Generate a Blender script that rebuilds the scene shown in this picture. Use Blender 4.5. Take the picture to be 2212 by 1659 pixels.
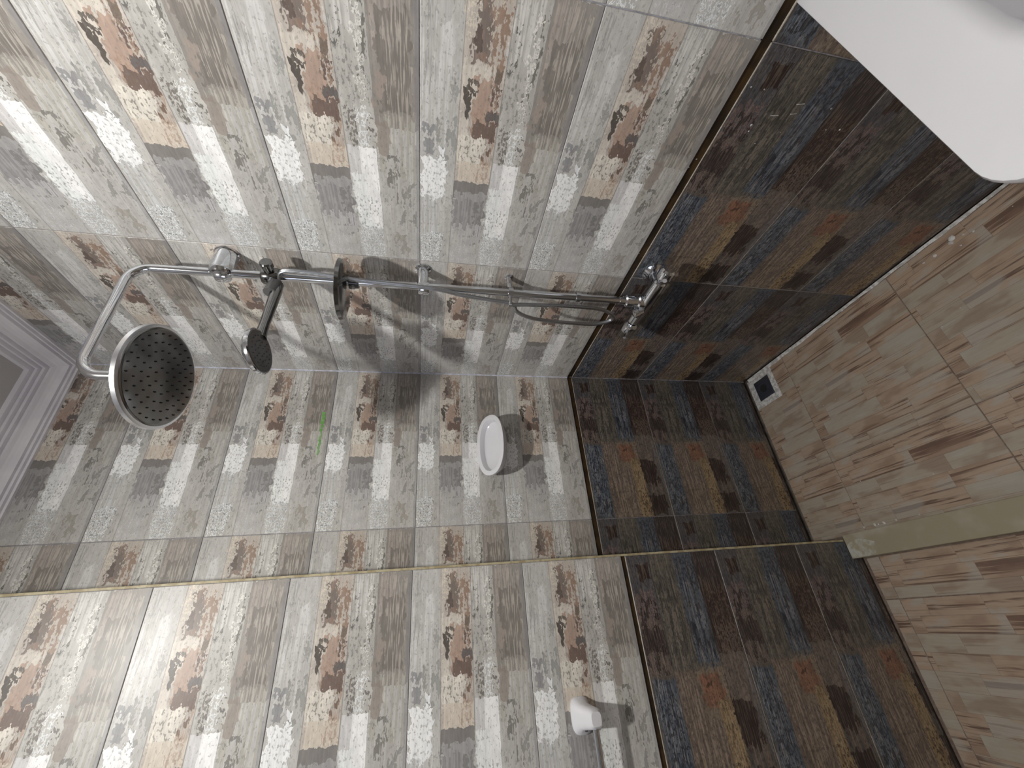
import bpy, bmesh, math, random
from mathutils import Vector, Matrix
random.seed(7)
S = bpy.context.scene
COL = S.collection
for o in list(bpy.data.objects): bpy.data.objects.remove(o)

# ------------------------------------------------------------------ camera
R = ((-0.08207728545, 0.86408617555, -0.49660688722),
     (-0.18592967989, -0.50281595616, -0.84416009403),
     (-0.97912893602, 0.02304759057, 0.20192903511))
cam_d = bpy.data.cameras.new('camera'); cam = bpy.data.objects.new('camera', cam_d); COL.objects.link(cam)
M = Matrix(R).to_4x4(); M.translation = Vector((-0.8637956750, -1.4022229057, 1.4369344528)); cam.matrix_world = M
cam_d.sensor_fit = 'HORIZONTAL'; cam_d.sensor_width = 36.0; cam_d.lens = 891.871334 / 2212 * 36.0
cam_d.clip_start = 0.02
S.camera = cam
# ------------------------------------------------------------------ world, lamp, exposure
W = bpy.data.worlds.new('world'); S.world = W; W.use_nodes = True
W.node_tree.nodes['Background'].inputs[0].default_value = (0.72, 0.78, 0.95, 1)
W.node_tree.nodes['Background'].inputs[1].default_value = 2.2
LD = bpy.data.lights.new('ceiling_lamp_light', 'AREA'); LD.shape = 'DISK'; LD.size = 0.08; LD.energy = 22.5
LD.color = (1.0, 0.975, 0.925)
LO = bpy.data.objects.new('ceiling_lamp_light', LD); LO.location = (-0.86, -1.23, 2.612); COL.objects.link(LO)
LS = bpy.data.lights.new('cornice_fill_light', 'POINT'); LS.shadow_soft_size = 0.035; LS.energy = 7; LS.color = LD.color  # extra point light just under the lamp, added to brighten the cornice
LP = bpy.data.objects.new('cornice_fill_light', LS); LP.location = (-0.86, -1.23, 2.565); COL.objects.link(LP)
# cool ambient fill: unseen window opening added in the far left wall; the portal only guides sampling
PD = bpy.data.lights.new('added_window_portal', 'AREA'); PD.shape = 'RECTANGLE'; PD.size = 0.90; PD.size_y = 0.90; PD.cycles.is_portal = True
PO = bpy.data.objects.new('added_window_portal', PD); PO.location = (-2.24, -1.30, 1.95); PO.rotation_euler = (math.radians(90), 0, math.radians(-90)); COL.objects.link(PO)
S.cycles.max_bounces = 5; S.cycles.diffuse_bounces = 4; S.cycles.glossy_bounces = 3; S.cycles.transmission_bounces = 2
S.cycles.use_adaptive_sampling = True; S.cycles.adaptive_threshold = 0.15
S.view_settings.view_transform = 'Standard'; S.view_settings.look = 'None'
S.view_settings.exposure = 0.0; S.view_settings.gamma = 1.0; S.view_settings.use_curve_mapping = False

# ------------------------------------------------------------------ node helpers
def lin(c, k=1.0, ds=0.0):
    r = []; y = 0.3*c[0] + 0.59*c[1] + 0.11*c[2]; c = [v*(1-ds) + y*ds for v in c[:3]]
    for v in c[:3]:
        v = v / 255.0
        v = v / 12.92 if v <= 0.04045 else ((v + 0.055) / 1.055) ** 2.4
        r.append(min(v * k, 0.92))
    return (r[0], r[1], r[2], 1.0)

class G:
    """small helper to write node graphs as expressions"""
    def __init__(s, name):
        s.m = bpy.data.materials.new(name); s.m.use_nodes = True
        s.nt = s.m.node_tree; s.n = s.nt.nodes; s.b = s.n['Principled BSDF']
    def put(s, sock, v):
        if v is None: return
        if isinstance(v, bpy.types.NodeSocket): s.nt.links.new(v, sock)
        else: sock.default_value = v
    def math(s, op, a, b=None, c=None, clamp=False):
        n = s.n.new('ShaderNodeMath'); n.operation = op; n.use_clamp = clamp
        s.put(n.inputs[0], a); s.put(n.inputs[1], b); s.put(n.inputs[2], c); return n.outputs[0]
    def vm(s, op, a, b=None, c=None):
        n = s.n.new('ShaderNodeVectorMath'); n.operation = op
        s.put(n.inputs[0], a); s.put(n.inputs[1], b); s.put(n.inputs[2], c)
        return n.outputs['Value'] if op in ('LENGTH', 'DOT_PRODUCT') else n.outputs[0]
    def mr(s, v, a, b, lo=0.0, hi=1.0):
        n = s.n.new('ShaderNodeMapRange'); n.interpolation_type = 'SMOOTHSTEP'
        s.put(n.inputs[0], v)
        for i, x in zip((1, 2, 3, 4), (a, b, lo, hi)): s.put(n.inputs[i], x)
        return n.outputs[0]
    def noise(s, vec, detail=3.0, rough=0.55, dist=0.0, color=False, two=True):
        n = s.n.new('ShaderNodeTexNoise'); n.noise_dimensions = '2D' if two else '3D'; s.put(n.inputs['Vector'], vec)
        n.inputs['Scale'].default_value = 1.0; n.inputs['Detail'].default_value = detail
        n.inputs['Roughness'].default_value = rough; n.inputs['Distortion'].default_value = dist
        return n.outputs['Color'] if color else n.outputs[0]
    def mix(s, f, a, b):
        n = s.n.new('ShaderNodeMix'); n.data_type = 'RGBA'
        s.put(n.inputs[0], f); s.put(n.inputs[6], a); s.put(n.inputs[7], b); return n.outputs[2]
    def mul(s, col, f):
        n = s.n.new('ShaderNodeVectorMath'); n.operation = 'SCALE'
        s.put(n.inputs[0], col); s.put(n.inputs[3], f); return n.outputs[0]
    def uv(s):
        n = s.n.new('ShaderNodeTexCoord'); return n.outputs['UV']
    def obj(s):
        n = s.n.new('ShaderNodeTexCoord'); return n.outputs['Object']
    def geo(s):
        n = s.n.new('ShaderNodeNewGeometry'); return n.outputs['Position']
    def bump(s, h, strength=0.3, dist=0.001):
        n = s.n.new('ShaderNodeBump'); n.inputs['Strength'].default_value = strength
        n.inputs['Distance'].default_value = dist; s.put(n.inputs['Height'], h)
        s.nt.links.new(n.outputs[0], s.b.inputs['Normal'])
    def box(s, p, u0, u1, v0, v1, soft=0.02):
        """soft rectangle in (u,v); p is the (already warped) coordinate; size of v is scaled to metres"""
        c = ((u0 + u1) / 2, (v0 + v1) / 2, 0.0)
        d = s.vm('ABSOLUTE', s.vm('SUBTRACT', p, c))
        d = s.vm('SUBTRACT', d, ((u1 - u0) / 2, (v1 - v0) / 2, 0.0))
        x = s.n.new('ShaderNodeSeparateXYZ'); s.put(x.inputs[0], d)
        m = s.math('MAXIMUM', x.outputs[0], s.math('MULTIPLY', x.outputs[1], 0.5))
        return s.mr(m, soft * 0.5, -soft * 0.5)
    def flat(s, col, rough=0.5, metal=0.0, **k):
        s.b.inputs['Base Color'].default_value = col
        s.b.inputs['Roughness'].default_value = rough; s.b.inputs['Metallic'].default_value = metal
        for a, v in k.items(): s.b.inputs[a.replace('_', ' ')].default_value = v
        return s.m

def tile_fields(g):
    """noise fields in the tile's own print coordinates: u along the planks (0.59 m), v across (0.30 m)"""
    uv = g.uv()
    p = g.vm('MULTIPLY', uv, (0.59, 0.30, 1.0))
    f = {}
    f['uv'] = uv
    wn = g.noise(g.vm('MULTIPLY', p, (34.0, 60.0, 1.0)), 2.5, 0.66, color=True)
    f['w'] = g.vm('SUBTRACT', wn, (0.5, 0.5, 0.5))
    f['p'] = g.vm('MULTIPLY_ADD', f['w'], (0.075, 0.12, 0.0), uv)       # ragged edges
    f['q'] = g.vm('MULTIPLY_ADD', f['w'], (0.03, 0.014, 0.0), uv)       # nearly straight edges
    f['grain'] = g.noise(g.vm('MULTIPLY', p, (7.0, 150.0, 1.0)), 2.5, 0.62)
    f['grain2'] = g.noise(g.vm('MULTIPLY', g.vm('ADD', p, (3.1, 1.7, 0)), (18.0, 330.0, 1.0)), 1.5, 0.6)
    f['blot'] = g.noise(g.vm('MULTIPLY', g.vm('ADD', p, (7.7, 2.2, 0)), (26.0, 62.0, 1.0)), 3.5, 0.66)
    f['speck'] = g.noise(g.vm('MULTIPLY', g.vm('ADD', p, (1.3, 5.9, 0)), (105.0, 190.0, 1.0)), 2, 0.6)
    return f

def layers(g, f, base, L, k, ds=0.0):
    """paint the print: every entry is a ragged or straight patch of the tile, solid or broken up by one of the noise fields"""
    col = base; sep = {}; masks = {}
    R = {'speck': ('speck', .56, .60), 'dense': ('speck', .46, .52), 'sparse': ('speck', .63, .66),
         'blot': ('blot', .50, .545), 'grain': ('grain', .45, .58), 'streak': ('grain2', .5, .6)}
    for (c, u0, u1, v0, v1, edge, kind, amt) in L:
        if edge not in sep:
            x = g.n.new('ShaderNodeSeparateXYZ'); g.put(x.inputs[0], f[edge]); sep[edge] = (x.outputs[0], x.outputs[1])
        mu = g.math('COMPARE', sep[edge][0], (u0+u1)/2, (u1-u0)/2)
        m = g.math('COMPARE', sep[edge][1], (v0+v1)/2, (v1-v0)/2)
        if not (u0 <= 0 and u1 >= 1): m = g.math('MULTIPLY', m, mu)
        if kind:
            if kind not in masks: fd, a, b2 = R[kind]; masks[kind] = g.mr(f[fd], a, b2)
            m = g.math('MULTIPLY', m, masks[kind])
        if amt < 0.95: m = g.math('MULTIPLY', m, amt)
        col = g.mix(m, col, lin(c, k, ds))
    return col

def finish_tile(g, f, col, rough, contrast=0.32, bump=0.25):
    v = g.math('MULTIPLY_ADD', f['grain'], contrast, 1.0 - contrast * 0.5)
    v = g.math('MULTIPLY', v, g.math('MULTIPLY_ADD', f['grain2'], contrast * 0.8, 1.0 - contrast * 0.4))
    v = g.math('MULTIPLY', v, g.math('MULTIPLY_ADD', f['blot'], 0.5, 0.75))
    info = g.n.new('ShaderNodeObjectInfo')
    v = g.math('MULTIPLY', v, g.math('MULTIPLY_ADD', info.outputs['Random'], 0.06, 0.97))
    g.put(g.b.inputs['Base Color'], g.mul(col, v))
    g.b.inputs['Roughness'].default_value = rough
    g.b.inputs['Specular IOR Level'].default_value = 0.5
    return g.m

K = 1.6
def light_tile_material():
    g = G('pale_weathered_plank_tile'); f = tile_fields(g)
    LG = (159, 158, 155); base = lin(LG, K)
    L = [
     # plank A
     ((152,151,149), 0,.55, 0,.247,'q','grain',.8), ((126,125,124), 0,.30, .03,.10,'p','streak',.8),
     ((175,175,174), .1,.45, .0,.20,'p','grain',.7),
     ((128,127,124), .22,.36, .17,.235,'p','blot',.9), ((120,120,122), .395,.425, .035,.12,'p','',.9),
     ((120,120,122), .44,.49, .03,.09,'p','',.9), ((124,124,120), .36,.52, .12,.25,'p','blot',.9),
     ((192,194,196), .46,.50, .125,.165,'p','',1.0), ((198,201,201), .505,.665, .012,.185,'p','',1.0),
     ((168,171,172), .66,.86, .0,.16,'p','grain',.8), ((194,198,200), .84,1.0, .0,.17,'p','dense',1.0),
     ((128,130,130), .84,.99, .02,.20,'p','speck',.9), ((120,118,118), .52,.70, .02,.2,'p','speck',.35),
     # plank B
     ((160,150,140), 0,.60, .247,.51,'q','',1.0),
     ((102,88,80), .03,.185, .305,.40,'p','',.9), ((126,100,84), .02,.20, .33,.50,'p','blot',.9),
     ((176,166,150), .0,.13, .25,.32,'p','dense',1.0), ((170,156,138), .0,.20, .38,.50,'p','speck',1.0),
     ((84,71,64), .07,.16, .31,.36,'p','blot',1.0),
     ((172,164,152), .19,.31, .255,.42,'p','',.9), ((132,104,84), .05,.36, .43,.505,'p','dense',1.0),
     ((92,78,66), .2,.33, .44,.50,'p','blot',.9),
     ((150,124,108), .235,.40, .335,.435,'p','',1.0), ((142,112,92), .33,.43, .34,.45,'p','dense',.7),
     ((78,70,64), .255,.345, .272,.318,'p','',1.0), ((88,80,72), .24,.27, .30,.36,'p','dense',1.0),
     ((92,72,66), .255,.37, .435,.505,'p','blot',1.0), ((88,82,80), .325,.35, .43,.50,'p','',1.0),
     ((100,80,70), .36,.415, .36,.505,'p','',1.0), ((176,168,156), .34,.42, .25,.31,'p','',.8),
     ((184,178,166), .41,.515, .25,.44,'p','',.9), ((128,120,108), .42,.51, .27,.44,'p','speck',.8),
     ((104,82,68), .41,.53, .445,.505,'p','blot',1.0), ((150,124,104), .41,.53, .44,.505,'p','streak',.9),
     ((176,164,148), .505,.583, .27,.51,'q','',.9), ((158,136,118), .50,.57, .40,.51,'p','dense',.9),
     ((110,106,102), .583,.66, .247,.51,'q','',1.0), ((134,132,132), .63,.80, .255,.505,'p','',1.0),
     ((112,110,112), .66,.90, .26,.50,'p','grain',.8), ((104,104,102), .66,.88, .42,.50,'p','blot',.9),
     ((156,154,156), .78,1.0, .26,.50,'p','grain',.9), ((176,176,178), .88,1.0, .25,.42,'p','speck',.8),
     # plank C
     ((150,148,142), 0,.36, .513,.715,'q','',.9), ((172,170,166), .0,.16, .52,.66,'p','grain',.8),
     ((96,94,88), .02,.30, .66,.71,'p','blot',1.0), ((186,184,178), .05,.35, .64,.675,'p','dense',.9),
     ((84,80,76), .06,.16, .545,.575,'p','speck',1.0), ((88,86,82), .16,.20, .53,.56,'p','dense',1.0),
     ((88,84,80), .2,.48, .52,.70,'p','speck',.45),
     ((154,152,146), .35,.51, .513,.715,'q','',.8), ((184,186,186), .37,.50, .58,.67,'p','dense',1.0),
     ((106,100,94), .37,.50, .54,.60,'p','dense',1.0), ((96,90,84), .40,.505, .66,.71,'p','speck',1.0),
     ((172,170,170), .50,.66, .52,.62,'q','',1.0), ((200,204,203), .50,.84, .595,.708,'q','',1.0),
     ((192,195,194), .60,.84, .52,.62,'p','',1.0), ((186,190,192), .83,1.0, .52,.70,'p','dense',1.0),
     ((126,126,124), .70,.99, .52,.70,'p','speck',.5),
     # plank D
     ((120,114,107), 0,.42, .715,1.0,'q','',.92), ((142,130,122), .0,.20, .73,.86,'p','grain',.9),
     ((104,98,91), .10,.37, .76,.95,'p','',.85), ((148,140,130), .02,.42, .80,.96,'p','streak',.8),
     ((132,118,108), .26,.36, .72,.80,'p','blot',.9),
     ((142,138,128), .38,.62, .73,.99,'p','grain',.9), ((124,112,102), .40,.52, .72,.80,'p','',.8),
     ((108,106,100), .52,.72, .76,.88,'p','blot',1.0), ((150,146,142), .60,1.0, .74,.96,'p','grain',.9),
     ((120,118,114), .62,.80, .86,.98,'p','blot',.9), ((128,122,112), .86,.98, .76,.9,'p','blot',.8),
     ((104,102,98), 0,1, 0,1,'uv','sparse',.4),
     # joints printed between the planks, then bevel shading painted along the lower edge
     ((98,92,86), 0,1, .245,.250,'uv','',.55), ((96,92,88), 0,.6, .509,.515,'uv','',.6),
     ((112,112,118), 0,1, .975,1.0,'q','',.5),
    ]
    col = layers(g, f, base, L, K, 0.30)
    return finish_tile(g, f, col, 0.40, 0.30)

KD = 1.85
def dark_tile_material():
    g = G('dark_weathered_plank_tile'); f = tile_fields(g)
    base = lin((74,70,66), KD)
    L = [
     # plank A
     ((62,62,66), 0,.28, 0,.24,'q','',1.0), ((40,28,26), .035,.12, .10,.22,'p','',1.0),
     ((96,78,74), .16,.50, .0,.22,'p','dense',1.0), ((42,34,34), .20,.50, .02,.22,'p','blot',1.0),
     ((38,30,31), .32,.42, .0,.24,'p','',.9), ((92,78,72), .40,.53, .0,.24,'p','speck',1.0),
     ((66,73,82), .52,1.0, .015,.24,'q','',1.0), ((45,52,64), .52,1.0, .03,.22,'p','blot',1.0),
     ((92,98,106), .53,.98, .02,.23,'p','streak',.8), ((36,46,60), .56,.98, .04,.22,'p','speck',.9),
     ((38,46,56), .88,1.0, .02,.24,'p','blot',.9),
     # plank B
     ((70,68,62), 0,.5, .24,.50,'q','',1.0), ((92,84,76), .0,.55, .26,.50,'p','grain',.7),
     ((54,54,50), .1,.45, .26,.46,'p','blot',.8), ((96,84,76), .5,1.0, .24,.59,'q','',1.0),
     ((68,56,49), .5,.95, .26,.58,'p','streak',1.0), ((126,112,98), .52,1.0, .28,.58,'p','grain',.5),
     ((112,98,80), .8,1.0, .3,.58,'p','grain',.8),
     # plank C
     ((58,66,76), 0,.48, .50,.73,'q','',1.0), ((38,45,58), .02,.18, .52,.80,'p','dense',1.0),
     ((84,88,96), .14,.34, .52,.72,'p','grain',.9), ((34,42,54), .24,.50, .50,.72,'p','blot',1.0),
     ((88,92,98), .4,.50, .54,.72,'p','streak',.9),
     ((100,88,74), .50,.68, .45,.73,'p','',1.0), ((112,68,50), .52,.64, .48,.68,'p','',.75),
     ((116,80,58), .545,.60, .52,.64,'p','dense',.8), ((64,40,30), .555,.575, .53,.57,'p','',.9),
     ((118,99,72), .62,1.0, .59,.735,'q','',1.0), ((100,80,58), .62,1.0, .60,.73,'p','blot',.8),
     ((134,114,84), .66,1.0, .60,.73,'p','streak',.8), ((80,60,42), .84,1.0, .60,.73,'p','speck',.9),
     # plank D
     ((42,30,28), 0,.45, .73,1.0,'q','',1.0), ((44,38,40), .0,.14, .72,1.0,'p','',.8),
     ((100,80,70), .16,.50, .76,1.0,'p','speck',.9), ((94,80,72), .34,.62, .78,1.0,'p','dense',.8),
     ((88,78,72), .46,.66, .73,1.0,'q','',.9), ((38,27,26), .63,.80, .735,.93,'p','',1.0),
     ((88,72,66), .78,.90, .74,.98,'p','grain',.9), ((36,26,24), .87,.99, .74,.96,'p','',1.0),
     ((84,82,86), .5,1.0, .94,1.0,'q','grain',.9),
     ((30,28,28), 0,1, .237,.243,'uv','',.5), ((30,26,26), 0,1, .728,.734,'uv','',.5),
    ]
    L += [((104,92,80), 0,1, 0,1,'uv','streak',.30), ((34,30,30), 0,1, 0,1,'uv','blot',.30), ((36,32,31), 0,1, 0,1,'uv','speck',.45)]
    col = layers(g, f, base, L, KD, 0.15)
    return finish_tile(g, f, col, 0.36, 0.80)

def floor_tile_material():
    g = G('beige_stave_floor_tile')
    uv = g.uv()                       # metres on the tile face, u along the staves
    br = g.n.new('ShaderNodeTexBrick'); g.put(br.inputs['Vector'], uv)
    br.inputs['Scale'].default_value = 1.0; br.inputs['Brick Width'].default_value = 0.21
    br.inputs['Row Height'].default_value = 0.0455; br.inputs['Mortar Size'].default_value = 0.0004
    br.inputs['Mortar Smooth'].default_value = 0.2; br.offset = 0.37; br.offset_frequency = 2; br.squash = 0.7; br.squash_frequency = 3
    k = 1.5
    br.inputs['Color1'].default_value = (0, 0, 0, 1); br.inputs['Color2'].default_value = (1, 1, 1, 1)
    br.inputs['Mortar'].default_value = (0.25, 0.25, 0.25, 1)
    sep = g.n.new('ShaderNodeSeparateColor'); g.put(sep.inputs[0], br.outputs['Color']); t = sep.outputs[0]
    sh = g.n.new('ShaderNodeCombineXYZ'); g.put(sh.inputs[0], g.math('MULTIPLY', t, 3.0)); g.put(sh.inputs[1], g.math('MULTIPLY', t, 7.0))
    p = g.vm('ADD', uv, sh.outputs[0])
    gr = g.noise(g.vm('MULTIPLY', p, (2.4, 85.0, 1)), 4, 0.62, 0.3)
    gr2 = g.noise(g.vm('MULTIPLY', p, (12.0, 230.0, 1)), 3, 0.6)
    bl = g.noise(g.vm('MULTIPLY', p, (7.0, 16.0, 1)), 3, 0.5)
    col = g.mix(g.mr(t, 0.2, 0.8), lin((134,118,103), k), lin((132,124,112), k))
    col = g.mix(g.math('MULTIPLY', g.mr(gr, 0.53, 0.64), g.mr(t, 0.85, 0.35)), col, lin((84,66,56), k))
    col = g.mix(g.math('MULTIPLY', g.mr(bl, 0.5, 0.66), 0.55), col, lin((106,86,72), k))
    col = g.mix(g.math('MULTIPLY', g.mr(bl, 0.45, 0.33), 0.5), col, lin((134,132,126), k))
    col = g.mix(g.math('MULTIPLY', br.outputs['Fac'], 0.5), col, lin((84,70,62), k))
    v = g.math('MULTIPLY_ADD', gr2, 0.28, 0.86)
    g.put(g.b.inputs['Base Color'], g.mul(col, v)); g.b.inputs['Roughness'].default_value = 0.42
    g.bump(gr2, 0.2, 0.0005)
    return g.m

def mottled(name, c1, c2, rough, scale=30, k=1.0, stretch=(1,1,1), bump=0.2, metal=0.0, lo=.4, hi=.6):
    g = G(name); p = g.vm('MULTIPLY', g.obj(), tuple(scale * s for s in stretch))
    n = g.noise(p, 3, 0.6, two=False)
    g.put(g.b.inputs['Base Color'], g.mix(g.mr(n, lo, hi), lin(c1, k), lin(c2, k)))
    g.b.inputs['Roughness'].default_value = rough; g.b.inputs['Metallic'].default_value = metal
    if bump: g.bump(n, bump, 0.001)
    return g.m

M_LIGHT = light_tile_material(); M_DARK = dark_tile_material(); M_FLOOR = floor_tile_material()
M_BODY = mottled('pale_tile_body', (190,182,170), (170,160,146), 0.7, 60)
M_GROUT = mottled('grey_grout', (150,150,158), (128,128,134), 0.75, 80, 1.25)
M_GROUTD = mottled('grey_grout_dark_wall', (134,130,134), (104,100,104), 0.75, 80, 1.2)
M_GAP = mottled('brown_adhesive_gap', (64,46,22), (36,26,14), 0.45, 14, 1.0)
M_PLASTER = mottled('painted_plaster', (206,203,200), (198,195,193), 0.85, 6, 1.0, bump=0.05)
M_GYPSUM = mottled('gypsum_cornice_paint', (238,236,240), (230,228,234), 0.75, 8, 1.0, bump=0.03)
M_SUB = mottled('cement_backing', (110,104,98), (84,78,72), 0.9, 18)
M_BEAD = mottled('pale_corner_grout', (205,207,220), (176,178,192), 0.5, 50, 1.2)
M_CEM = mottled('white_cement_smear', (205,205,205), (165,163,160), 0.85, 60, 1.0)
M_MARBLE = mottled('beige_marble', (143,135,114), (160,154,140), 0.45, 9, 1.0, bump=0.0, lo=.42, hi=.66)
M_TRIM = mottled('cream_edge_profile', (186,176,146), (160,146,112), 0.5, 40, bump=0.0)
g = G('polished_chrome'); M_CHROME = g.flat((0.72, 0.74, 0.78, 1), 0.09, 1.0)
g = G('satin_chrome_rim'); M_RIM = g.flat((0.86, 0.88, 0.92, 1), 0.28, 1.0)
g = G('black_chrome_face'); M_DARKCH = g.flat((0.25, 0.25, 0.25, 1), 0.14, 1.0)
g = G('dark_smoked_plastic'); M_SMOKE = g.flat((0.085, 0.085, 0.085, 1), 0.2, 0.0)
g = G('rubber_nozzle'); M_RUB = g.flat((0.012, 0.012, 0.014, 1), 0.6)
g = G('white_glazed_ceramic'); M_CER = g.flat((0.70, 0.70, 0.735, 1), 0.18, 0.0, Coat_Weight=0.4)
g = G('white_basin_ceramic'); M_CERB = g.flat((0.60, 0.60, 0.63, 1), 0.22, 0.0, Coat_Weight=0.3)
g = G('black_hole'); M_BLACK = g.flat((0.01, 0.01, 0.01, 1), 0.8)
g = G('steel_drain_grate'); M_STEEL = g.flat((0.16, 0.17, 0.22, 1), 0.35, 0.9)
g = G('braided_steel_hose'); M_HOSE = g.flat((0.5, 0.52, 0.55, 1), 0.25, 1.0)
w = g.n.new('ShaderNodeTexWave'); w.inputs['Scale'].default_value = 260; g.put(w.inputs['Vector'], g.obj()); g.bump(w.outputs['Fac'], 0.5, 0.001)
M_GREEN = mottled('green_marker_ink', (96,158,70), (124,168,108), 0.7, 40, 1.2, bump=0.0)
g = G('lamp_diffuser'); M_LAMP = g.flat((1, 1, 1, 1), 0.5); g.b.inputs['Emission Color'].default_value = (1, .98, .96, 1); g.b.inputs['Emission Strength'].default_value = 6

# ------------------------------------------------------------------ mesh helpers
def link(name, bm, mats, parent=None, smooth=False, loc=None):
    me = bpy.data.meshes.new(name); bm.normal_update(); bm.to_mesh(me); bm.free()
    for m in (mats if isinstance(mats, (list, tuple)) else [mats]): me.materials.append(m)
    if smooth:
        for p in me.polygons: p.use_smooth = True
        try: me.set_sharp_from_angle(angle=math.radians(38))
        except Exception: pass
    o = bpy.data.objects.new(name, me); COL.objects.link(o)
    if parent: o.parent = parent
    if loc: o.location = loc
    return o
def empty(name, loc, label=None, cat=None, group=None, parent=None):
    o = bpy.data.objects.new(name, None); o.location = loc; COL.objects.link(o); o.empty_display_size = 0.05
    if label: o['label'] = label
    if cat: o['category'] = cat
    if group: o['group'] = group
    return o
def box_bm(x0, x1, y0, y1, z0, z1, bevel=0.0, seg=2, bm=None):
    b = bm or bmesh.new()
    vs = [b.verts.new(p) for p in ((x0,y0,z0),(x1,y0,z0),(x1,y1,z0),(x0,y1,z0),(x0,y0,z1),(x1,y0,z1),(x1,y1,z1),(x0,y1,z1))]
    fs = [b.faces.new([vs[i] for i in q]) for q in ((3,2,1,0),(4,5,6,7),(0,1,5,4),(1,2,6,5),(2,3,7,6),(3,0,4,7))]
    if bevel: bmesh.ops.bevel(b, geom=list({e for f in fs for e in f.edges}), offset=bevel, segments=seg, profile=0.7, affect='EDGES')
    return b
def structure(o): o['kind'] = 'structure'; return o
def frame_for(d):
    d = d.normalized(); a = Vector((0,0,1)) if abs(d.z) < 0.9 else Vector((1,0,0))
    x = d.cross(a).normalized(); return x, d.cross(x).normalized()
def tube_bm(pts, r, n=16, bm=None, caps=True):
    """sweep a round section along points; r is a number or one per point"""
    b = bm or bmesh.new(); pts = [Vector(p) for p in pts]; rr = r if isinstance(r, (list, tuple)) else [r] * len(pts)
    x = None; rings = []
    for i, p in enumerate(pts):
        d = (pts[min(i+1, len(pts)-1)] - pts[max(i-1, 0)]).normalized()
        if x is None: x, y = frame_for(d)
        else:
            x = (x - d * x.dot(d)).normalized(); y = d.cross(x)
        rings.append([b.verts.new(p + (x * math.cos(t) + y * math.sin(t)) * rr[i]) for t in [2*math.pi*k/n for k in range(n)]])
    for a, c in zip(rings, rings[1:]):
        for k in range(n): b.faces.new((a[k], a[(k+1) % n], c[(k+1) % n], c[k]))
    if caps: b.faces.new(rings[0][::-1]); b.faces.new(rings[-1])
    return b
def lathe_bm(profile, origin, axis, n=32, bm=None, mat=0):
    """profile: list of (distance along axis, radius)"""
    b = bm or bmesh.new(); o = Vector(origin); d = Vector(axis).normalized(); x, y = frame_for(d); rings = []
    for (h, r) in profile:
        if r < 1e-6: rings.append([b.verts.new(o + d * h)])
        else: rings.append([b.verts.new(o + d * h + (x * math.cos(t) + y * math.sin(t)) * r) for t in [2*math.pi*k/n for k in range(n)]])
    for a, c in zip(rings, rings[1:]):
        for k in range(n):
            q = [a[k % len(a)], a[(k+1) % len(a)], c[(k+1) % len(c)], c[k % len(c)]]
            q = [v for i, v in enumerate(q) if v not in q[:i]]
            if len(q) > 2: b.faces.new(q).material_index = mat
    if len(rings[0]) > 1: b.faces.new(rings[0][::-1]).material_index = mat
    if len(rings[-1]) > 1: b.faces.new(rings[-1]).material_index = mat
    bmesh.ops.recalc_face_normals(b, faces=b.faces[:])
    return b
def spline(ctrl, n=12):
    P = [Vector(p) for p in ctrl]; P = [P[0]*2-P[1]] + P + [P[-1]*2-P[-2]]; out = []
    for i in range(1, len(P)-2):
        for k in range(n):
            t = k / n; a, b, c, d = P[i-1:i+3]
            out.append(0.5*((2*b)+(c-a)*t+(2*a-5*b+4*c-d)*t*t+(3*b-a-3*c+d)*t**3))
    out.append(P[-2]); return out
def fillet(pts, rad, n=8):
    P = [Vector(p) for p in pts]; out = [P[0]]
    for a, b, c in zip(P, P[1:], P[2:]):
        d1 = (a-b).normalized(); d2 = (c-b).normalized(); ang = d1.angle(d2); L = rad / math.tan(ang/2)
        p1 = b + d1*L; p2 = b + d2*L; cen = b + (d1+d2).normalized() * (rad / math.sin(ang/2))
        for k in range(n+1):
            t = k/n; v = ((p1-cen)*(1-t) + (p2-cen)*t).normalized()*rad; out.append(cen + v)
    out.append(P[-1]); return out

# ------------------------------------------------------------------ tiles
TH = 0.008
def tile(parent, O, U, V, N, s0, s1, t0, t1, uvrect, mats, th=TH, bev=0.0009):
    """one tile: face rectangle s0..s1 along U and t0..t1 along V, its face at O's plane, body behind it (-N)"""
    O, U, V, N = map(Vector, (O, U, V, N)); b = bmesh.new(); uvl = b.loops.layers.uv.new('UVMap')
    def ring(i, h): return [b.verts.new(O + U*s + V*t + N*h) for s, t in ((s0+i,t0+i),(s1-i,t0+i),(s1-i,t1-i),(s0+i,t1-i))]
    jit = random.uniform(-0.0003, 0.0003)
    f = ring(bev, jit); e = ring(0, jit - bev); k = ring(0, -th)
    fs = [(b.faces.new(f), 0)]
    for a, c, m in ((f, e, 0), (e, k, 1)):
        for i in range(4): fs.append((b.faces.new((a[i], c[i], c[(i+1)%4], a[(i+1)%4])), m))
    fs.append((b.faces.new(k[::-1]), 1))
    u0, u1, v0, v1 = uvrect
    for fc, m in fs:
        fc.material_index = m
        for lp in fc.loops:
            r = lp.vert.co - O; s = r.dot(U); t = r.dot(V)
            lp[uvl].uv = (u0 + (u1-u0)*(s-s0)/(s1-s0), v0 + (v1-v0)*(t-t0)/(t1-t0))
    bmesh.ops.recalc_face_normals(b, faces=b.faces[:])
    return link('tile', b, mats, parent)

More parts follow.
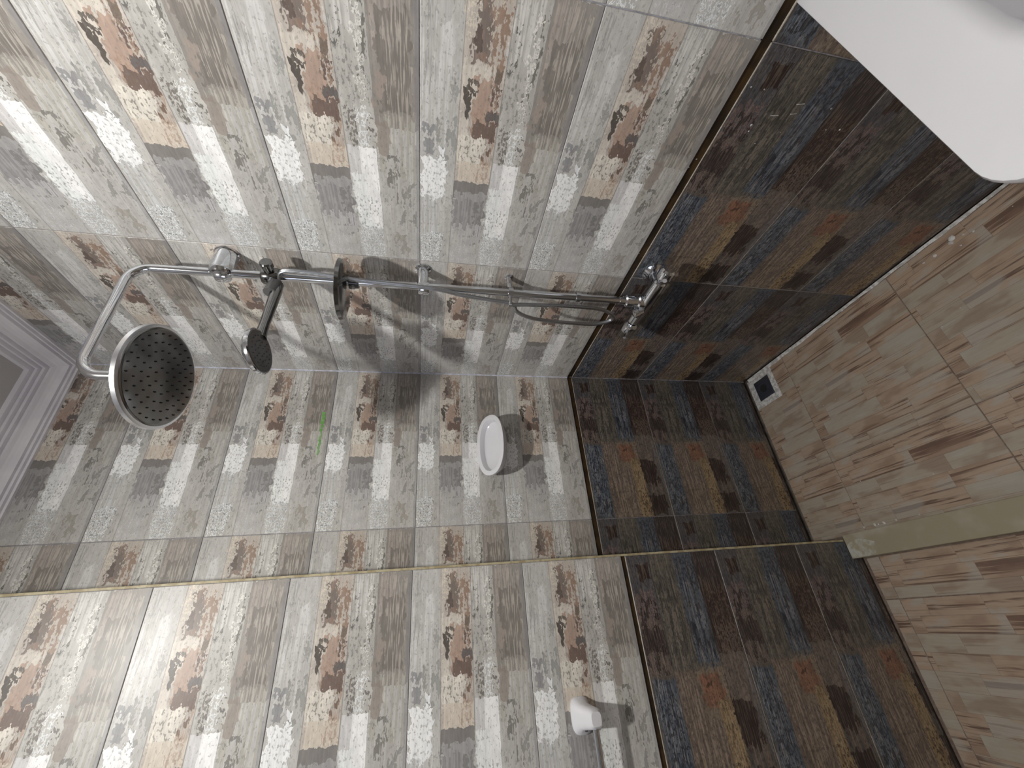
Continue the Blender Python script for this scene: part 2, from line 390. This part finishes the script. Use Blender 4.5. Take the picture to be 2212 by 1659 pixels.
ZB = 0.8624; PITCH = 0.30; JH = 0.0011; JV = 0.0022
def tile_wall(parent, O, U, N, cuts, pitch_u, gap, ztop=2.575, phase=0.0, umax=None):
    """O is the wall's start at z=0, U runs along the planks. cuts: list of (s0, s1, u_at_s0)"""
    V = (0, 0, -1)
    for (s0, s1, us) in cuts:
        ue = us + (s1 - s0) / pitch_u
        for k in range(6):                                   # pale rows above the border
            zt = min(ZB + PITCH*(k+1), ztop); zb = ZB + PITCH*k
            if zt - zb < 0.02: continue
            v0 = 1 - (zt - zb) / PITCH
            tile(parent, (O[0], O[1], 0), U, V, N, s0+JV*.5, s1-JV*.5, -zt+JH*.5, -zb-JH*.5 if k else -zb, (us, ue, v0, 1), [M_LIGHT, M_BODY])
        for k in range(3):                                   # dark rows under it
            zt = ZB - gap - PITCH*k; zb = max(zt - PITCH, 0.010)
            if zt - zb < 0.02: continue
            tile(parent, (O[0], O[1], 0), U, V, N, s0+JV*.5, s1-JV*.5, -zt+(JH if k else 0), -zb-JH, (us, ue, 0, (zt-zb)/PITCH), [M_DARK, M_BODY])

# right wall
wr = structure(link('wall_right', box_bm(TH, 0.14, -2.75, 0.14, -0.06, 2.75), M_SUB))
PR = 0.5899
tile_wall(wr, (0, -0.5808 - 2*PR, 0), (0, 1, 0), (-1, 0, 0),
          [(2*PR, 2*PR + 0.5808 - 0.001, 0.0), (PR, 2*PR, 0.0), (0, PR, 0.0), (-0.62, 0, -0.05)], PR, 0.022)
# back wall
wb = structure(link('wall_back', box_bm(-2.25, TH, TH, 0.14, -0.06, 2.75), M_SUB))
PB = 0.5792
tile_wall(wb, (0, 0, 0), (-1, 0, 0), (0, -1, 0), [(0.001, PB, 0.0), (PB, PB + 0.165, 0.0)], PB, 0.019)
# wall left of the shower, standing forward of the back wall
XE = -0.7192; YP = -0.1712
wl = structure(link('wall_left', box_bm(-2.25, XE - TH, YP + TH, TH - 0.0005, -0.06, 2.75), M_SUB))
tile_wall(wl, (XE - 0.004, YP, 0), (-1, 0, 0), (0, -1, 0), [(0.0, 0.588, 0.0), (0.588, 1.176, 0.0), (1.176, 1.45, 0.0)], 0.588, 0.0141)
tile_wall(wl, (XE, -0.003, 0), (0, -1, 0), (1, 0, 0), [(0.0, 0.1642, 0.0)], 0.588, 0.0141)

def sheet(name, parent, x0, x1, y0, y1, z0, z1, mat):
    return link(name, box_bm(x0, x1, y0, y1, z0, z1), mat, parent)
# grout sheets behind the joints and the brown adhesive in the open border joint
D = 0.0022
sheet('grout', wr, D, TH+.001, -2.4, 0, ZB+.002, 2.575, M_GROUT); sheet('grout', wr, D, TH+.001, -2.4, 0, 0.012, ZB-.024, M_GROUTD)
sheet('adhesive_joint', wr, 0.0045, TH+.001, -2.4, 0, ZB-.0235, ZB+.0015, M_GAP)
sheet('grout', wb, -0.75, 0.001, D, TH+.001, ZB+.002, 2.575, M_GROUT); sheet('grout', wb, -0.75, 0.001, D, TH+.001, 0.012, ZB-.021, M_GROUTD)
sheet('adhesive_joint', wb, -0.75, 0.001, 0.0045, TH+.001, ZB-.0205, ZB+.0015, M_GAP)
sheet('grout', wl, -2.1, XE-D-.001, YP+D, YP+TH+.001, ZB+.002, 2.575, M_GROUT); sheet('grout', wl, -2.1, XE-D-.001, YP+D, YP+TH+.001, 0.012, ZB-.016, M_GROUTD)
sheet('adhesive_joint', wl, -2.1, XE-D-.001, YP+.0045, YP+TH+.001, ZB-.0155, ZB+.0015, M_GAP)
sheet('grout', wl, XE-TH-.001, XE-D, YP+.006, -0.001, 0.012, 2.575, M_GROUT)
link('grout_bead', tube_bm([(-.0012, -.0012, 0.012), (-.0012, -.0012, ZB-.026)], 0.0020, 8), M_GROUTD, wb)
link('grout_bead', tube_bm([(-.0010, -.0010, ZB+.001), (-.0010, -.0010, 2.575)], 0.0028, 8), M_BEAD, wb)
# corner profile on the edge of the left wall
structure(link('trim_1', box_bm(XE-.0042, XE+.0016, YP-.0012, YP+.0040, 0.052, 2.575, 0.0009, 2), M_TRIM))

# floor
fl = structure(link('floor', box_bm(-2.25, TH, -2.75, TH, -0.10, -0.0095), M_SUB))
ys = [(-0.2190, -0.006), (-0.6750, -0.2190), (-1.131, -0.675), (-1.587, -1.131), (-2.043, -1.587), (-2.4, -2.043)]
xs = [(-0.4640, -0.008), (-0.704, -0.4640), (-0.902, -0.7795), (-1.358, -0.902), (-1.814, -1.358), (-2.2, -1.814)]
for (x0, x1) in xs:
    for (y0, y1) in ys:
        if x1 < -0.71 and y1 > -0.2: y1 = YP - 0.004
        if y1 - y0 < 0.02: continue
        tu = y0 + 0.219 + 2*0.456; tv = 0.0 if x1 > -0.3 or x1 < -0.75 else 0.455 - 0.0
        tile(fl, (0, 0, 0), (0, 1, 0), (-1, 0, 0), (0, 0, 1), y0+.0012, y1-.0012, -x1+.0012, -x0-.0012,
             (0.0 + (0.456 - (y1-y0)) * (y1 > -0.1), (y1-y0) + (0.456 - (y1-y0)) * (y1 > -0.1), 0.0 if abs(x1-x0) > .3 else 0.0, x1-x0), [M_FLOOR, M_BODY])
link('grout', box_bm(-2.2, -0.004, -2.4, -0.004, -0.0096, -0.0018), mottled('brown_floor_grout', (100,88,80), (84,72,64), .8, 60, 1.5), fl)
# white cement smeared along the foot of the right wall
b = bmesh.new(); up = []; lo = []
for i in range(61):
    y = -0.02 - 1.1*i/60; wv = 0.003 + 0.009*max(0, 1 - i/24) + 0.003*random.random()
    up.append(b.verts.new((-0.001, y, 0.006))); lo.append(b.verts.new((-wv-.004, y, 0.0006)))
for i in range(60): b.faces.new((up[i], up[i+1], lo[i+1], lo[i]))
link('cement_smear', b, M_CEM, fl)
# raised marble threshold
thr = link('trim_2', box_bm(-0.7785, -0.7045, -2.0, YP-0.0015, 0.0, 0.051, 0.003, 3), M_MARBLE); structure(thr)

b = bmesh.new(); cpt = b.verts.new((-.752, -.215, .0525)); rg = []
for i in range(18):
    a = 2*math.pi*i/18; rg.append(b.verts.new((max(-.7765, -.752 + .026*math.cos(a)*random.uniform(.9,1.1)), min(-.174, -.215 + .060*math.sin(a)*random.uniform(.85,1.15)), .0514)))
for i in range(18): b.faces.new((rg[i], rg[(i+1)%18], cpt))
link('plaster_smear', b, mottled('thin_plaster_smear', (168,167,160), (146,139,118), 0.7, 30), thr, True)
# ceiling with stepped gypsum cornice
structure(link('ceiling', box_bm(-2.25, 0.14, -2.75, 0.14, 2.655, 2.75), M_PLASTER))
prof = [(0.0, 2.566)]
for (dd, zz) in ((.0085, 2.566), (.0085, 2.571), (.0060, 2.5715), (.0060, 2.5745), (.0150, 2.5745), (.0150, 2.580), (.0120, 2.5805), (.0120, 2.5840),
                 (.0215, 2.5840), (.0235, 2.5900), (.0270, 2.5975), (.0330, 2.6050), (.0410, 2.6100), (.0410, 2.6160), (.0380, 2.6165), (.0380, 2.6200),
                 (.0500, 2.6200), (.0500, 2.6265), (.0470, 2.6270), (.0470, 2.6305), (.0590, 2.6305), (.0590, 2.6370), (.0560, 2.6375), (.0560, 2.6410),
                 (.0700, 2.6410), (.0700, 2.656)): prof.append((dd, zz))
prof.append((0.0, 2.656))
def cornice(name, pts_fn, n):
    b = bmesh.new(); rings = []
    for i in range(n): rings.append([b.verts.new(pts_fn(i, d, z)) for d, z in prof])
    m = len(prof)
    for a, c in zip(rings, rings[1:]):
        for k in range(m): b.faces.new((a[k], a[(k+1) % m], c[(k+1) % m], c[k]))
    b.faces.new(rings[0]); b.faces.new(rings[-1][::-1]); bmesh.ops.recalc_face_normals(b, faces=b.faces[:])
    return structure(link(name, b, M_GYPSUM))
cornice('trim_3', lambda i, d, z: ((-d, -2.7, z), (-d, -d, z))[i], 2)
cornice('trim_4', lambda i, d, z: ((-d, -d, z), (XE+0.001, -d, z))[i], 2)
cornice('trim_5', lambda i, d, z: ((XE+0.0002+d, -0.0702, z), (XE+0.0002+d, YP-d, z), (-2.2, YP-d, z))[i], 3)
# rest of the room, behind the camera
M_ROOM = mottled('taupe_room_wall', (150,145,138), (140,135,128), 0.8, 5, bump=0.0)
structure(link('wall_front', box_bm(-2.25, 0.14, -2.75, -2.6, -0.06, 2.75), M_ROOM))
b = box_bm(-2.3, -2.15, -2.75, -1.75, -0.06, 2.75); box_bm(-2.3, -2.15, -0.85, 0.14, -0.06, 2.75, bm=b)
box_bm(-2.3, -2.15, -1.75, -0.85, -0.06, 1.50, bm=b); box_bm(-2.3, -2.15, -1.75, -0.85, 2.40, 2.75, bm=b)  # leaves the unseen opening added for the daylight fill
structure(link('wall_far_left', b, M_ROOM))

# ------------------------------------------------------------------ shower column
YC = -0.545; XC = -0.060
sc = empty('shower_column', (0, YC, 0.87), 'tall chrome shower column with overhead arm, fixed to the pale tiled right wall', 'shower')
def part(name, bm, mat, parent=sc, smooth=True):
    o = link(name, bm, mat, None, smooth); p = parent
    off = Vector((0, 0, 0)); q = p
    while q is not None: off += q.location; q = q.parent
    o.data.transform(Matrix.Translation(-off)); o.parent = p; return o
riser = part('riser_pipe', tube_bm(fillet([(XC, YC, 0.868), (XC, YC, 2.130), (-0.362, YC, 2.132), (-0.362, YC, 2.005)], 0.045), 0.0105, 20), M_CHROME)
part('pipe_collar', lathe_bm([(0, .0106), (0, .014), (.012, .014), (.012, .0106)], (XC, YC, 1.005), (0,0,1)), M_CHROME)
for z, r, rf in ((1.940, 0.0265, 0.029), (1.455, 0.0155, 0.022)):
    br = part('wall_bracket', lathe_bm([(0, rf), (.004, rf), (.007, r), (.058, r), (.066, r*.96), (.072, r*.75), (.074, 0)], (0.0, YC-.004, z), (-1,0,0), 40), M_CHROME)
    part('pipe_clamp', lathe_bm([(-.014, .0107), (-.014, .0165), (-.010, .0185), (.010, .0185), (.014, .0165), (.014, .0107)], (XC-.006, YC, z-.004), (0,0,1), 32), M_CHROME, br)
part('wall_bracket', lathe_bm([(0, .012), (.004, .012), (.006, .0075), (.05, .0075)], (0.0, YC, 1.212), (-1,0,0), 24), M_CHROME)
part('hose_guide', lathe_bm([(-.007, .0107), (-.007, .0155), (.007, .0155), (.007, .0107)], (XC, YC, 1.212), (0,0,1), 24), M_CHROME)
part('hose_guide', tube_bm([(XC-.012, YC, 1.212), (XC-.034, YC+.012, 1.212)], .005, 10), M_CHROME)
# overhead rose
HC = Vector((-0.362, YC, 1.988)); tilt = Vector((0.07, 0.10, 1)).normalized()
head = part('overhead_rose', lathe_bm([(-.0065, .104), (-.0045, .109), (.003, .110), (.0065, .107), (.010, .085), (.016, .030), (.020, .018)], HC, tilt, 72), M_RIM)
part('spray_face', lathe_bm([(-.0090, .001), (-.0090, .098), (-.0085, .101), (-.0060, .1035)], HC, tilt, 72), M_DARKCH, head)
b = bmesh.new(); x, y = frame_for(tilt)
for rr, nn in ((.018, 6), (.036, 12), (.054, 18), (.072, 24), (.090, 30)):
    for i in range(nn):
        a = 2*math.pi*i/nn; o = HC + (x*math.cos(a)+y*math.sin(a))*rr
        lathe_bm([(-.0115, .0012), (-.0085, .0020)], o, tilt, 6, b)
nz = part('nozzle', b, M_RUB, head, False); nz['kind'] = 'stuff'
part('ball_joint', lathe_bm([(-.002, .010), (.002, .0135), (.010, .0145), (.016, .0125), (.016, .0155), (.026, .0155), (.026, .0105)], HC + Vector((0, 0, .016)), (0,0,1), 32), M_CHROME, head)
# slider
sl = part('slider', lathe_bm([(-.020, .0107), (-.020, .019), (-.016, .0215), (.016, .0215), (.020, .019), (.020, .0107)], (XC, YC, 1.828), (0,0,1), 32), M_DARKCH)
part('slider_knob', lathe_bm([(0, .012), (.014, .012), (.017, .015), (.030, .015), (.033, .012)], (XC, YC-.016, 1.828), (0,-1,0), 24), M_DARKCH, sl)
part('handset_cradle', lathe_bm([(-.017, .0125), (-.017, .0175), (.017, .0190), (.017, .0140)], (XC-.040, YC, 1.815), Vector((-1, 0, .18)), 24), M_SMOKE, sl)
part('cradle_neck', tube_bm([(XC-.014, YC, 1.828), (XC-.036, YC, 1.817)], .010, 12), M_DARKCH, sl)
# round soap tray on the column
tr = part('soap_tray', lathe_bm([(-.004, .001), (-.004, .066), (-.001, .074), (.007, .077), (.0085, .0755), (.001, .070), (-.001, .064), (-.001, .001)], (-0.108, -0.566, 1.648), (0,0,1), 56), M_DARKCH)
part('tray_clamp', lathe_bm([(-.022, .0107), (-.022, .0165), (.002, .0185), (.002, .0107)], (XC, YC, 1.640), (0,0,1), 28), M_SMOKE, tr)
part('tray_bracket', box_bm(-.080, XC, YC-.008, YC+.008, 1.626, 1.640, .003), M_DARKCH, tr)
# handset
hs = empty('hand_shower', (XC-.040, YC, 1.815), 'small chrome hand shower resting in the slider of the column', 'hand shower')
hd = Vector((-1, 0, .06)).normalized(); h0 = Vector((XC-.022, YC, 1.806))
part('handle', tube_bm([h0 + hd*t for t in (0, .004, .03, .08, .13, .155, .17)], [.009, .0115, .0135, .0125, .0110, .0125, .0145], 20), M_DARKCH, hs)
fc = h0 + hd*.212 + Vector((0, -.004, -.004)); fn = Vector((.12, -.20, -1)).normalized()
hh = part('spray_head', lathe_bm([(-.016, .001), (-.015, .022), (-.008, .043), (.002, .0530), (.008, .0535), (.010, .051)], fc, fn, 48), M_CHROME, hs)
part('spray_face', lathe_bm([(.0095, .050), (.0115, .048), (.0115, .001)], fc, fn, 48), M_SMOKE, hh)
b = bmesh.new(); x, y = frame_for(fn)
for rr, nn in ((.012, 6), (.024, 12), (.036, 18)):
    for i in range(nn):
        a = 2*math.pi*i/nn; lathe_bm([(.0115, .0014), (.0135, .0009)], fc + (x*math.cos(a)+y*math.sin(a))*rr, fn, 6, b)
nz = part('nozzle', b, M_STEEL, hh, False); nz['kind'] = 'stuff'
# hose
hose = part('hose', tube_bm(spline([(XC-.026, YC, 1.806), (XC-.004, YC-.012, 1.806), (XC+.000, YC-.024, 1.770), (-.072, -.563, 1.60), (-.078, -.560, 1.43), (-.080, -.543, 1.346), (-.080, -.532, 1.267), (-.082, -.523, 1.205),
     (-.082, -.493, 1.185), (-.082, -.470, 1.146), (-.081, -.457, 1.085), (-.080, -.451, .994), (-.080, -.453, .925), (-.080, -.478, .880), (-.080, -.506, .895), (-.080, -.524, .945),
     (-.080, -.527, 1.04), (-.082, -.524, 1.16), (-.083, -.520, 1.213)], 10), .0058, 12), M_HOSE, empty('shower_hose', (XC, YC, 1.2), 'braided steel shower hose looping below the lower bracket of the column', 'hose'))
# mixer
mx = empty('shower_mixer', (0, -0.55, 0.79), 'chrome shower mixer with two handles on the dark tiled wall under the column', 'tap')
my = -0.545
part('mixer_body', lathe_bm([(-.092, .015), (-.088, .0185), (-.03, .0205), (.03, .0205), (.088, .0185), (.092, .015)], (XC-.002, my, .792), (0,1,0), 32), M_CHROME, mx)
part('diverter', lathe_bm([(0, .020), (.018, .0195), (.022, .014), (.034, .014), (.036, .0175), (.058, .0175), (.062, .0125), (.080, .0125)], (XC, my, .800), (0,0,1), 32), M_CHROME, mx)
for s in (-1, 1):
    part('wall_union', lathe_bm([(0, .032), (.004, .033), (.012, .024), (.014, .016), (.040, .016)], (0, my + s*.066, .785), (-1,0,0), 32), M_CHROME, mx)
    h = part('handle', lathe_bm([(0, .016), (.010, .022), (.018, .0235), (.040, .0225), (.046, .017), (.048, 0)], (XC-.002, my + s*.094, .792), (0,s,0), 28), M_CHROME, mx)
    part('lever', tube_bm([(XC-.002, my + s*.124, .795), (XC-.020, my + s*.128, .802), (XC-.040, my + s*.130, .812)], [.006, .005, .0065], 12), M_CHROME, h)
part('hose_outlet', lathe_bm([(0, .012), (.012, .012), (.014, .0145), (.026, .0145), (.030, .008)], (XC-.018, my+.018, .800), Vector((-.3, .5, 1)), 20), M_CHROME, mx)

# ------------------------------------------------------------------ white soap dish on the back wall
sd = empty('soap_dish', (-.318, 0, 1.19), 'oval white ceramic soap dish fixed to the pale tiled back wall', 'soap dish')
cx = -.320
def se(t, a, c, p=2.3):
    ct, st = math.cos(t), math.sin(t); return (math.copysign(abs(ct)**(2/p), ct)*a, math.copysign(abs(st)**(2/p), st)*c)
SX = 1.07; T = Vector((0, -.10, -.078)).normalized(); NN = Vector((0, -.61, .79)).normalized(); O0 = Vector((cx, -.056, 1.213))
b = bmesh.new(); n = 56; rings = []
rings.append([b.verts.new((cx + se(2*math.pi*k/n, .070, .030)[0], 0, 1.196 + se(2*math.pi*k/n, .070, .030)[1])) for k in range(n)])
rings.append([b.verts.new((cx + se(2*math.pi*k/n, .078, .036)[0], -.014, 1.196 + se(2*math.pi*k/n, .078, .036)[1])) for k in range(n)])
for (a, c, h) in ((.088, .048, -.034), (.100, .060, -.012), (.104, .0645, -.002), (.1035, .064, .003), (.100, .060, .0045), (.089, .049, .0035), (.0865, .0465, -.002), (.083, .044, -.016), (.076, .038, -.021), (.030, .014, -.022)):
    rings.append([b.verts.new(O0 + Vector((se(2*math.pi*k/n, a*SX, c)[0], 0, 0)) - T*se(2*math.pi*k/n, a, c)[1] + NN*h) for k in range(n)])
for a, c in zip(rings, rings[1:]):
    for k in range(n): b.faces.new((a[k], a[(k+1)%n], c[(k+1)%n], c[k]))
b.faces.new(rings[-1]); b.faces.new(rings[0][::-1]); bmesh.ops.recalc_face_normals(b, faces=b.faces[:])
part('dish', b, M_CER, sd)


# ------------------------------------------------------------------ ceramic holder with rail on the left wall
tp = empty('towel_rail', (-1.05, YP, 1.04), 'chrome rail held by a white ceramic post, low on the pale tiled left wall', 'towel rail')
def post(x, s):
    b = bmesh.new(); n = 32; rings = []
    for (y, a, c, dz) in ((0, .037, .025, 0), (-.006, .0375, .0255, 0), (-.011, .034, .022, 0), (-.024, .026, .019, -.004), (-.045, .023, .018, -.010), (-.062, .020, .017, -.015), (-.070, .014, .012, -.016)):
        rings.append([b.verts.new((x + se(2*math.pi*k/n, a, c, 3.2)[0], YP + y, 1.050 + dz + se(2*math.pi*k/n, a, c, 3.2)[1])) for k in range(n)])
    for a, c in zip(rings, rings[1:]):
        for k in range(n): b.faces.new((a[k], a[(k+1)%n], c[(k+1)%n], c[k]))
    b.faces.new(rings[-1]); b.faces.new(rings[0][::-1]); bmesh.ops.recalc_face_normals(b, faces=b.faces[:])
    p = part('post', b, M_CER, tp)
    part('screw_hole', lathe_bm([(0, .0035), (.002, .0035)], (x + s*.0255, YP-.026, 1.048), (s,0,0), 12), M_BLACK, p)
post(-1.076, -1); post(-1.42, 1)
part('rail', tube_bm([(-1.085, YP-.055, 1.034), (-1.408, YP-.055, 1.034)], .0075, 18), M_CHROME, tp)

# ------------------------------------------------------------------ wash basin at the near end of the right wall
ba = empty('wash_basin', (0, -1.52, .84), 'white ceramic wash basin on the right wall, nearest the viewer', 'basin')
bx0, bx1, by0, by1, zt = -.530, -.002, -1.83, -1.2265, .845
cxb, cyb = (bx0+bx1)/2, (by0+by1)/2; hx, hy = (bx1-bx0)/2, (by1-by0)/2
def rrect(hx, hy, r, n=8, cx=0, cy=0, rw=None):
    pts = []
    for (sx, sy, a0) in ((1,1,0),(-1,1,90),(-1,-1,180),(1,-1,270)):
        rad = r if sx < 0 else (rw if rw is not None else r)
        for k in range(n+1):
            a = math.radians(a0 + 90*k/n); pts.append((cx + sx*(hx-rad) + rad*math.cos(a), cy + sy*(hy-rad) + rad*math.sin(a)))
    return pts
b = bmesh.new(); rings = []
spec = [(rrect(.15,.18,.08,8,cxb+.03,cyb,.08), zt-.165), (rrect(.20,.235,.10,8,cxb+.02,cyb,.08), zt-.12), (rrect(hx-.012,hy-.012,.06,8,cxb,cyb,.004), zt-.045),
        (rrect(hx-.001,hy-.001,.058,8,cxb,cyb,.004), zt-.022), (rrect(hx,hy,.058,8,cxb,cyb,.004), zt-.006), (rrect(hx-.002,hy-.002,.056,8,cxb,cyb,.003), zt-.001), (rrect(hx-.006,hy-.006,.053,8,cxb,cyb,.003), zt),
        ]
for t in range(0, 9):
    a = math.pi/2*t/8; q = .020*math.sin(a); dz = .020*(1-math.cos(a)); spec.append((rrect(.196-q, .222-q, .135-q*.6, 8, cxb-.022, cyb), zt-.0005-dz))
for q, dz in ((.022, .045), (.026, .070), (.034, .092), (.048, .110), (.070, .122), (.100, .129), (.140, .132)): spec.append((rrect(max(.190-q,.03), max(.216-q,.03), max(.125-q*.6, .028) if .190-q > .06 else .029, 8, cxb-.022, cyb), zt-dz))
spec.append((rrect(.03,.03,.029,8,cxb-.022,cyb), zt-.134))
for pts, z in spec: rings.append([b.verts.new((x, y, z)) for x, y in pts])
m = len(rings[0])
for a, c in zip(rings, rings[1:]):
    for k in range(m): b.faces.new((a[k], a[(k+1)%m], c[(k+1)%m], c[k]))
b.faces.new(rings[0][::-1]); b.faces.new(rings[-1]); bmesh.ops.recalc_face_normals(b, faces=b.faces[:])
part('bowl', b, M_CERB, ba)
part('waste', lathe_bm([(0, .028), (.003, .027), (.003, .018), (.001, .016)], (cxb-.022, cyb, zt-.1335), (0,0,1), 28), M_CHROME, ba)
tap = empty('basin_tap', (-.07, cyb, zt), 'chrome tap standing on the wash basin', 'tap')
part('tap_body', lathe_bm([(-.001, .026), (.006, .024), (.012, .019), (.09, .018), (.10, .012)], (-.062, cyb, zt), (0,0,1), 24), M_CHROME, tap)
part('spout', tube_bm(spline([(-.062, cyb, zt+.08), (-.10, cyb, zt+.095), (-.15, cyb, zt+.085), (-.165, cyb, zt+.06)], 6), .010, 14), M_CHROME, tap)
part('lever', tube_bm([(-.062, cyb, zt+.098), (-.03, cyb, zt+.125)], [.008, .006], 10), M_CHROME, tap)

# ------------------------------------------------------------------ floor drain
dr = empty('floor_drain', (-.075, -.082, 0), 'square dark steel drain grate set in white cement in the shower corner', 'drain')
part('cement_bed', box_bm(-.150, -.010, -.150, -.008, -.001, .0012, .0006), M_CEM, dr)
part('drain_frame', box_bm(-.122, -.034, -.124, -.040, .0008, .0030, .0008), M_STEEL, dr)
b = bmesh.new()
for i in range(6):
    x0 = -.116 + i*.0132; box_bm(x0, x0+.0085, -.118, -.046, .0028, .0044, bm=b)
gr = part('grate', b, M_STEEL, dr, False)
part('drain_cup', lathe_bm([(0, .016), (.0018, .016), (.0018, .008)], (-.078, -.082, .0040), (0,0,1), 24), M_BLACK, dr)

# ------------------------------------------------------------------ green marker line and plaster flecks
b = bmesh.new(); prev = None; N = 40
for i in range(N+1):
    x = -.172 - .158*i/N; z = 1.789 + .0015*math.sin(i*.8) + .004*i/N*0; hw = (.0030 + .0016*math.sin(i*1.9) + (.0018 if i < 12 else 0)) * (0.55 if 19 < i < 23 else 1)
    c = [b.verts.new((x, -.0002, z-hw)), b.verts.new((x, -.0009, z-hw)), b.verts.new((x, -.0009, z+hw)), b.verts.new((x, -.0002, z+hw))]
    if prev:
        for k in range(4): b.faces.new((prev[k], prev[(k+1)%4], c[(k+1)%4], c[k]))
    else: b.faces.new(c)
    prev = c
b.faces.new(prev[::-1]); bmesh.ops.recalc_face_normals(b, faces=b.faces[:])
o = link('marker_line', b, M_GREEN); o['label'] = 'short ragged green marker line drawn on the pale back wall tiles'; o['category'] = 'marking'
def flecks(parent, items, rng=None):
    b = bmesh.new()
    for (c, nrm, sx) in items:
        c = Vector(c); nrm = Vector(nrm); x, y = frame_for(nrm); top = c + nrm*sx*.4; k = 6; rg = []
        for i in range(k):
            a = 2*math.pi*i/k; r = sx*random.uniform(.7, 1.2); rg.append(b.verts.new(c + (x*math.cos(a)+y*math.sin(a))*r))
        t = b.verts.new(top)
        for i in range(k): b.faces.new((rg[i], rg[(i+1)%k], t))
    o = link('plaster_fleck', b, M_CEM, parent); o['kind'] = 'stuff'; return o
it = [((-.0003, y, z), (-1,0,0), s) for y, z, s in ((-1.035,.779,.0028),(-1.023,.776,.002),(-1.09,.63,.0018),(-1.051,.604,.0018),(-1.055,.572,.0024),(-1.10,.80,.0016),(-1.02,1.40,.0022),(-.93,.862,.0016),(-.95,.855,.002),(-1.12,1.37,.002),(-.72,1.19,.0024),(-.86,1.175,.002),(-1.06,1.19,.0018),(-1.1,.83,.0018))]
for _ in range(16): it.append(((-.0003, random.uniform(-1.2,-.4), random.uniform(.3, 1.9)), (-1,0,0), random.uniform(.0008,.0014)))
flecks(wr, it)
b = bmesh.new()
for (y, z, l) in ((-1.088,.704,.008),(-1.060,.743,.008),(-1.069,.704,.006)):
    tube_bm([(-.0010, y+.0015, z+l), (-.0014, y, z), (-.0010, y-.0015, z-l)], .0009, 6, b)
o = link('scratch_mark', b, M_CEM, wr); o['kind'] = 'stuff'
it = [((x, y, .0003), (0,0,1), s) for x, y, s in ((-.034,-.858,.010),(-.044,-.850,.006),(-.047,-.806,.005),(-.044,-.775,.004),(-.067,-.862,.003),(-.045,-.88,.003),(-.055,-.90,.003))]
it += [((-.690, y, .0003), (0,0,1), s) for y, s in ((-.22,.004),(-.258,.005),(-.27,.003),(-.289,.005),(-.33,.003),(-.40,.003))]
for _ in range(30): it.append(((random.uniform(-.69,-.02), random.uniform(-1.0,-.03), .0003), (0,0,1), random.uniform(.0008,.0022)))
flecks(fl, it)

# ceiling lamp body (above and behind the viewer)
lm = empty('ceiling_lamp', (-0.86, -1.23, 2.655), 'round flush ceiling lamp above the viewer', 'lamp')
part('housing', lathe_bm([(0, .075), (.032, .075), (.036, .066), (.030, .066)], (-0.86, -1.23, 2.655), (0,0,-1), 40), M_PLASTER, lm)
part('diffuser', lathe_bm([(.0, .064), (.028, .064)], (-0.86, -1.23, 2.655), (0,0,-1), 40), M_LAMP, lm)
